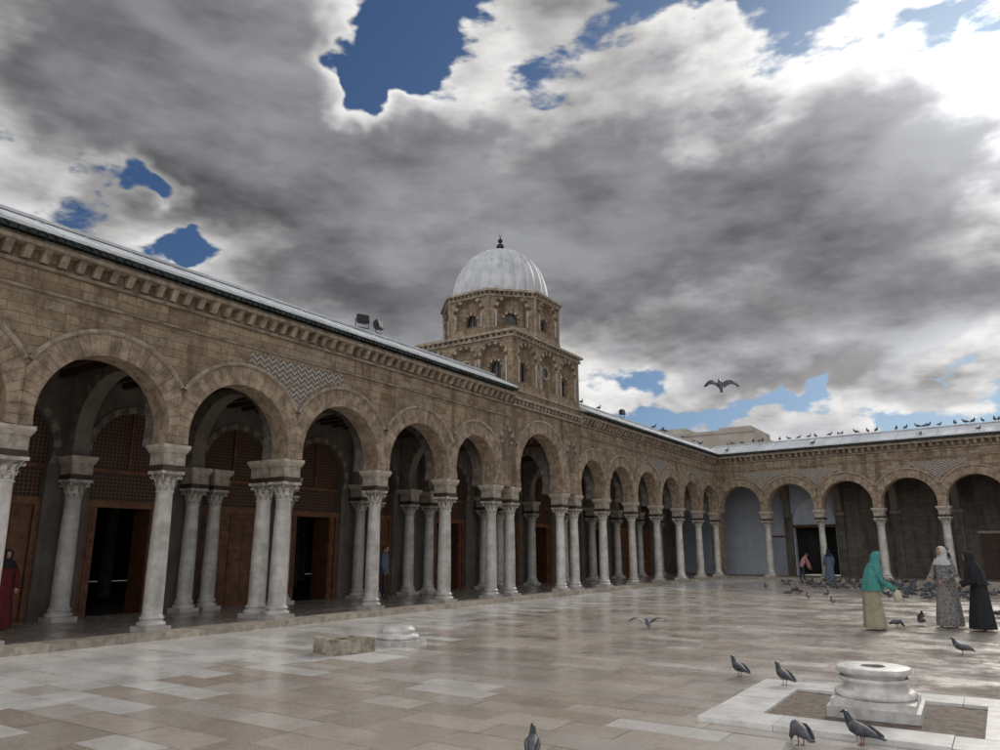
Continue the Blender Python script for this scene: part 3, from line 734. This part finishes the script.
def person(name,loc,yaw,H=1.65,robe=None,top=None,scarf=None,legs=None,lean=0,arms=None,shawl=None,hair=False,stride=.08,hem=.05,seed=0,headturn=0,bag=None):
    rnd=random.Random(seed); e=empty(name,loc,yaw); k=H/1.65; e.scale=(k,k,k)
    cl,sl=math.cos(lean),math.sin(lean)
    def L(p,f=1.0):
        x,y,z=p
        if z<=.92: return Vector(p)
        dz=z-.92; return Vector((x,y*cl+dz*sl,.92+dz*cl-y*sl*.3))
    if arms is None: arms=[((-.24,-.01,1.1),(-.24,.06,.86)),((.24,-.01,1.1),(.24,.06,.86))]
    V=[(0,0,.93),(0,.0,1.08),(0,.0,1.25),(0,-.005,1.4),(0,.01,1.48)]
    E=[(0,1),(1,2),(2,3),(3,4)]; Rr=[.135,.125,.14,.075,.052]
    V=[L(v) for v in V]
    tips=[]
    for s,(el,wr) in zip((-1,1),arms):
        i=len(V); V+=[L((s*.155,0,1.37)),Vector(el),Vector(wr)]; E+=[(2,i),(i,i+1),(i+1,i+2)]; Rr+=[.068,.048,.032]; tips.append((Vector(el),Vector(wr)))
    for s in (-1,1):
        i=len(V); V+=[Vector((s*.09,0,.86)),Vector((s*.1,s*stride*.5+.02,.48)),Vector((s*.1,s*stride,.09)),Vector((s*.11,s*stride+.13,.035))]
        E+=[(0,i),(i,i+1),(i+1,i+2),(i+2,i+3)]; Rr+=[.095,.06,.042,.035]
    zt=L((0,0,1.43)).z
    def mf(c):
        if c.z<.1: return 2
        for el,wr in tips:
            if (c-wr).length<.05: return 3
        if c.z>zt: return 3
        if c.z<.93: return 1
        return 0
    skinned('body',V,E,Rr,[0],[top or robe,legs or robe or top,SHOE,SKIN],e,mf)
    for s,(el,wr) in zip((-1,1),tips):
        d=(wr-el).normalized(); q=Vector((0,1,0)) if abs(d.y)<.8 else Vector((0,0,-1)); side=d.cross(q).normalized(); pn=side.cross(d).normalized()
        hv=[wr-d*.02,wr+d*.04,wr+d*.075]; he=[(0,1),(1,2)]; hr=[(.026,.02),(.036,.018),(.034,.015)]; roots=[0]
        for j,ln in enumerate((.062,.074,.07,.054)):
            o=(j-1.5)*.019; b=len(hv); p=wr+d*.065+side*o
            hv+=[p,p+d*ln*.5+pn*.006,p+d*ln*.85+pn*.024]; he+=[(b,b+1),(b+1,b+2)]; hr+=[.0095,.0085,.007]; roots.append(b)
        b=len(hv); p=wr+d*.025-side*.02; hv+=[p,p+d*.03-side*.03+pn*.008,p+d*.06-side*.035+pn*.018]; he+=[(b,b+1),(b+1,b+2)]; hr+=[.012,.0105,.008]; roots.append(b)
        skinned('hand',hv,he,hr,roots,[SKIN],e,None,1)
    hc=L((0,.02,1.545)); hm=MB(); rot=Matrix.Rotation(headturn,3,'Z')@Matrix.Rotation(-lean*.8,3,'X')
    rows=[]
    for a in range(13):
        f=math.pi*a/12; row=[]
        for b in range(20):
            g_=2*math.pi*b/20; x=math.sin(f)*math.cos(g_); y=math.sin(f)*math.sin(g_); z=math.cos(f)
            w=.076*(1-.22*max(0,-z)); yy=.094*(1-.12*max(0,-z))
            p=Vector((x*w,y*yy+.012*max(0,-z),z*.115))
            if y>.75 and abs(x)<.25 and -.35<z<.1: p.y+=.012
            if y>.6 and abs(abs(x)-.35)<.15 and -.05<z<.2: p.y-=.006
            row.append(p)
        rows.append(row)
    hm.grid(rows,True,0,1,True)
    hm.grid([[Vector((sx*w_,.09+dy,zz)) for sx in (-1,-.4,.4,1)] for w_,dy,zz in ((.006,0,.012),(.009,.012,-.012),(.014,.02,-.03),(.012,.004,-.038))],False,0,1,True)
    for s in (-1,1):
        hm.lathe([(.001,.009),(.011,.005),(.013,0),(.011,-.005),(.001,-.009)],s*.03,.081,10,2)
        hm.grid([[Vector((s*(.074+.012*math.sin(u_)),-.005+.016*math.cos(t_),-.005+.03*math.sin(t_))) for t_ in [2*math.pi*k_/8 for k_ in range(8)]] for u_ in (0,.8,1.5)],True,0,1,True,cap1=True)
    hm.face([Vector((-.022,.088,-.055)),Vector((0,.094,-.051)),Vector((.022,.088,-.055)),Vector((0,.091,-.063))],3)
    if hair:
        hr_=[]
        for a in range(8):
            f=math.pi*a/12; hr_.append([Vector((math.sin(f)*math.cos(2*math.pi*b/20)*.083,math.sin(f)*math.sin(2*math.pi*b/20)*.101-.004,math.cos(f)*.123)) for b in range(20)])
        hm.grid(hr_,True,1,1,True,skip=lambda a,b:a>=4 and 2<=b<=7)
    for i,v in enumerate(hm.v): hm.v[i]=tuple(hc+rot@Vector(v))
    hm.build('head',[SKIN,HAIR,EYE,SHOE],e)
    def ringset(rs,mat,nm,n=40,amp=.06,front=None):
        m=MB(); rows=[]; ph_=[rnd.uniform(0,6.3) for _ in range(4)]
        for (z,rx,ry,oy,fa) in rs:
            row=[]
            for b in range(n):
                a=2*math.pi*b/n
                f=1+fa*amp*(math.sin(7*a+ph_[0]+z*1.5)+.6*math.sin(11*a+ph_[1]-z*2)+.5*math.sin(4*a+ph_[2]))
                row.append(L((rx*f*math.cos(a),oy+ry*f*math.sin(a),z)))
            rows.append(row)
        m.grid(rows,True,0,1,True,skip=front)
        return m.build(nm,[mat],e)
    if robe:
        ringset([(hem,.25,.24,.03,1.2),(.2,.245,.225,.03,1.1),(.45,.225,.2,.02,.8),(.7,.205,.175,.01,.5),(.92,.19,.155,0,.3),(1.08,.165,.14,0,.2),(1.25,.185,.145,0,.2),(1.36,.175,.115,0,.1),(1.42,.1,.08,0,0),(1.46,.055,.055,0,0)],robe,'robe')
    if top and not robe:
        ringset([(.8,.165,.13,0,.3),(.95,.17,.13,0,.3),(1.1,.16,.128,0,.3),(1.25,.178,.14,0,.2),(1.36,.165,.11,0,.1),(1.42,.09,.075,0,0),(1.45,.06,.06,0,0)],top,'shirt')
    for s,(el,wr) in zip((-1,1),tips):
        sh=L((s*.15,0,1.365)); m=MB(); dd=(wr-el)
        m.tube([sh+(Vector((0,0,.0))-sh)*.12,sh,sh.lerp(el,.5),el,el+dd*.5,wr],[.06,.075,.065,.06,.055,.062],14); m.build('sleeve',[top or robe],e)
    if scarf:
        rs=[(1.675,.01,.012,.01,0),(1.665,.045,.055,.005,0),(1.64,.075,.09,0,.1),(1.6,.092,.108,-.002,.1),(1.55,.097,.113,-.002,.15),(1.5,.092,.108,-.003,.2),(1.46,.088,.1,0,.3),(1.42,.115,.11,0,.4),(1.37,.185,.14,0,.5),(1.28,.21,.165,0,.7)]
        if shawl: rs+=[(1.15,.225,.19,.02,.9),(1.0,.235,.205,.03,1.1),(shawl,.245,.215,.03,1.3)]
        ringset(rs,scarf,'headscarf',40,.06,front=lambda a,b:2<=a<=4 and 7<=b<=12)
    if bag:
        m=MB(); wr=tips[1][1]+Vector((0,.06,-.12))
        m.lathe([(.01,-.13),(.07,-.12),(.095,-.05),(.085,.03),(.05,.08),(.02,.1)],wr.x,wr.y,16,0)
        for i,v in enumerate(m.v): m.v[i]=(v[0],v[1],v[2]+wr.z)
        m.build('cloth_bag',[bag],e)
    return e
TEAL=cloth('teal_shawl_cloth',(.07,.3,.27)); OLIVE=cloth('beige_skirt_cloth',(.36,.33,.22)); BLK=cloth('black_cloth',(.012,.013,.018)); 
PATT=cloth('patterned_dress_cloth',(.26,.25,.24),None,(.04,.04,.05,1)); WSC=cloth('white_scarf_cloth',(.55,.54,.52)); CREAM=cloth('cream_cloth',(.6,.55,.42))
BLUE=cloth('blue_grey_cloth',(.1,.14,.2)); JEAN=cloth('dark_trousers_cloth',(.03,.035,.05)); RED=cloth('dark_red_cloth',(.13,.012,.015)); PINK=cloth('pink_cloth',(.5,.22,.24))
fwdarm=[((-.25,.06,1.08),(-.15,.3,.98)),((.25,.06,1.08),(.14,.32,1.0))]
person('woman_in_teal_shawl',(-2.44,17.8,0),math.radians(-75),1.6,robe=OLIVE,top=TEAL,scarf=TEAL,shawl=.82,lean=.28,arms=[((-.24,.2,1.05),(-.12,.42,.9)),((.24,.2,1.02),(.12,.44,.86))],seed=1,bag=CREAM)
person('woman_in_patterned_dress',(-1.12,19.2,0),math.radians(150),1.68,robe=PATT,top=PATT,scarf=WSC,lean=.05,arms=fwdarm,seed=2)
person('woman_in_black_abaya',(-.52,18.75,0),math.radians(100),1.6,robe=BLK,top=BLK,scarf=BLK,shawl=.95,lean=.18,arms=[((-.25,.12,1.05),(-.16,.33,.95)),((.25,.1,1.05),(.18,.3,.95))],seed=3)
person('man_in_blue_shirt',(-15.9,17.6,.12),math.radians(-60),1.62,top=BLUE,legs=JEAN,hair=True,seed=4)
person('woman_in_red_coat',(-16.3,7.12,.12),math.radians(-100),1.5,robe=RED,top=RED,scarf=BLK,seed=5,lean=.1)
person('person_in_pink_top',(-8.9,42.0,0),math.radians(-60),1.5,top=PINK,legs=JEAN,hair=True,lean=.5,arms=[((-.2,.35,1.0),(-.15,.45,.72)),((.2,.35,1.0),(.15,.45,.72))],seed=7)
person('visitor_in_dark_clothes',(-7.6,42.3,0),math.radians(30),1.6,robe=BLUE,top=BLUE,scarf=BLK,seed=8)
person('visitor_in_dark_jacket',(-2.2,40.6,0),math.radians(120),1.7,top=JEAN,legs=JEAN,hair=True,seed=9)
# ------------------------------------------------------------------ camera
HEAD=math.radians(33.5); PITCH=math.radians(13.2)
cam=bpy.data.cameras.new('camera'); co=bpy.data.objects.new('camera',cam); COLL.objects.link(co)
co.location=(0,0,1.65); co.rotation_euler=(math.pi/2+PITCH,0,HEAD); cam.sensor_width=36; cam.lens=26.64; cam.clip_end=4000; cam.clip_start=.05
sc.camera=co
# ------------------------------------------------------------------ sun & sky
S=Vector((.05,.86,.507)).normalized()
sl=bpy.data.lights.new('sun','SUN'); so=bpy.data.objects.new('sun',sl); COLL.objects.link(so)
sl.energy=1.45; sl.angle=math.radians(11); sl.color=(1,.93,.84); so.rotation_euler=S.to_track_quat('Z','Y').to_euler()
w=bpy.data.worlds.new('World'); sc.world=w; w.use_nodes=True; nt=w.node_tree
bg=nt.nodes['Background']; bg.inputs[1].default_value=.1
sky=nn(nt,'ShaderNodeTexSky'); sky.sky_type='NISHITA'; sky.sun_disc=False; sky.sun_elevation=math.radians(30.5); sky.sun_rotation=math.radians(3.3)
skyc=mixc(nt,1.0,sky.outputs[0],(.27,.38,.53,1),'MULTIPLY')
tc=nn(nt,'ShaderNodeTexCoord').outputs['Generated']
sp=nn(nt,'ShaderNodeSeparateXYZ',{0:tc}); X,Y,Z=sp.outputs
ch,sh=math.cos(HEAD),math.sin(HEAD)
Fw=M(nt,'ADD',M(nt,'MULTIPLY',X,-sh),M(nt,'MULTIPLY',Y,ch)); Rt=M(nt,'ADD',M(nt,'MULTIPLY',X,ch),M(nt,'MULTIPLY',Y,sh))
deg=57.2958
wn=nn(nt,'ShaderNodeTexNoise',{'Vector':tc,'Scale':5.5,'Detail':4.0,'Roughness':.6}).outputs[1]
wsp=nn(nt,'ShaderNodeSeparateXYZ',{0:wn})
AZ=M(nt,'ADD',M(nt,'MULTIPLY',M(nt,'ARCTAN2',Rt,Fw),deg),M(nt,'MULTIPLY_ADD',wsp.outputs[0],16.0,-8.0))
ELr=M(nt,'MULTIPLY',M(nt,'ARCSINE',Z),deg)
EL=M(nt,'ADD',ELr,M(nt,'MULTIPLY_ADD',wsp.outputs[1],13.0,-6.5))
def blob(a,e,ra,re):
    x=M(nt,'DIVIDE',M(nt,'SUBTRACT',AZ,a),ra); y=M(nt,'DIVIDE',M(nt,'SUBTRACT',EL,e),re)
    return M(nt,'EXPONENT',M(nt,'MULTIPLY',M(nt,'ADD',M(nt,'MULTIPLY',x,x),M(nt,'MULTIPLY',y,y)),-1.0))
def blobs(lst):
    s=None
    for a,e,ra,re,wt in lst:
        b=M(nt,'MULTIPLY',blob(a,e,ra,re),wt); s=b if s is None else M(nt,'ADD',s,b)
    return s
cov=blobs([(8,24,22,8,.45),(31,25,10,6,.35),(-24,34,15,8,.42),(-8,18,16,6,.28),(20,13,10,2.5,.34),(-36,22,6,6,.15),(-37,33,6,8,.2),
           (-9.5,37,5,3.2,-.75),(-10.5,32.5,2.6,2.2,-.3),(9,43,16,3.2,-.7),(-28,24.5,3.4,1.6,-.45),(-24.5,20.3,2.4,.9,-.35),(33,11.6,6,1.3,-.4),(11,12.6,3.0,1.0,-.32),(24,40,8,2.5,-.35),(20,9.0,30,1.2,-.2)])
kz=M(nt,'DIVIDE',1.0,M(nt,'ADD',M(nt,'MAXIMUM',Z,0.0),.55))
q=nn(nt,'ShaderNodeCombineXYZ',{0:M(nt,'MULTIPLY',X,kz),1:M(nt,'MULTIPLY',Y,kz),2:M(nt,'MULTIPLY',Z,2.2)}).outputs[0]
def cl_noise(v): return fbm(nt,v,2.7,8,.58,0)
n0=cl_noise(q)
qw=nn(nt,'ShaderNodeVectorMath',{0:q,1:nn(nt,'ShaderNodeVectorMath',{0:wn,'Scale':.25},operation='SCALE').outputs[0]},operation='ADD').outputs[0]
vo=nn(nt,'ShaderNodeTexVoronoi',{'Vector':qw,'Scale':6.0,'Detail':3.0,'Roughness':.55,'Lacunarity':2.1},feature='F1',normalize=True).outputs[0]
bil=M(nt,'MULTIPLY',M(nt,'SUBTRACT',.36,vo),.55)
so_=nn(nt,'ShaderNodeVectorMath',{0:q,1:(.01,.05,.045)},operation='ADD').outputs[0]
n1=fbm(nt,so_,2.7,5,.58,0)
den=M(nt,'ADD',M(nt,'ADD',M(nt,'MULTIPLY_ADD',n0,1.8,-.83),bil),cov)
alpha=sstep(nt,den,0.0,.1)
thick=sstep(nt,den,.03,.42)
emb=M(nt,'ADD',M(nt,'MULTIPLY',M(nt,'SUBTRACT',n0,n1),6.0),M(nt,'MULTIPLY',bil,1.8))
emb=M(nt,'ADD',emb,.5,clamp=True)
low=sstep(nt,fbm(nt,q,2.4,4,.5),.36,.66)
core=M(nt,'ADD',M(nt,'MULTIPLY_ADD',low,.15,.075),M(nt,'MULTIPLY',emb,.12))
hz=sstep(nt,ELr,17.0,12.5,1.0,2.4)
core=M(nt,'MULTIPLY',core,hz)
edge=M(nt,'MULTIPLY_ADD',emb,.6,.34)
br=M(nt,'ADD',M(nt,'MULTIPLY',edge,M(nt,'SUBTRACT',1.0,thick)),M(nt,'MULTIPLY',core,thick))
sd=nn(nt,'ShaderNodeVectorMath',{0:tc,1:tuple(S)},operation='DOT_PRODUCT').outputs['Value']
sd=M(nt,'MAXIMUM',sd,0.0)
glow=M(nt,'ADD',M(nt,'MULTIPLY',M(nt,'POWER',sd,80.0),1.0),M(nt,'MULTIPLY',M(nt,'POWER',sd,900.0),4.0))
br=M(nt,'MULTIPLY',br,M(nt,'ADD',glow,1.0))
back=sstep(nt,Y,.25,-.6,1.0,2.5)  # unseen clouds behind camera boosted as added fill light for the walls
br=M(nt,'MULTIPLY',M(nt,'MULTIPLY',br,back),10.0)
warm=mixc(nt,thick,(1.0,.985,.96,1),(.97,.98,1.03,1))
cc=nn(nt,'ShaderNodeVectorMath',{0:warm,'Scale':br},operation='SCALE').outputs[0]
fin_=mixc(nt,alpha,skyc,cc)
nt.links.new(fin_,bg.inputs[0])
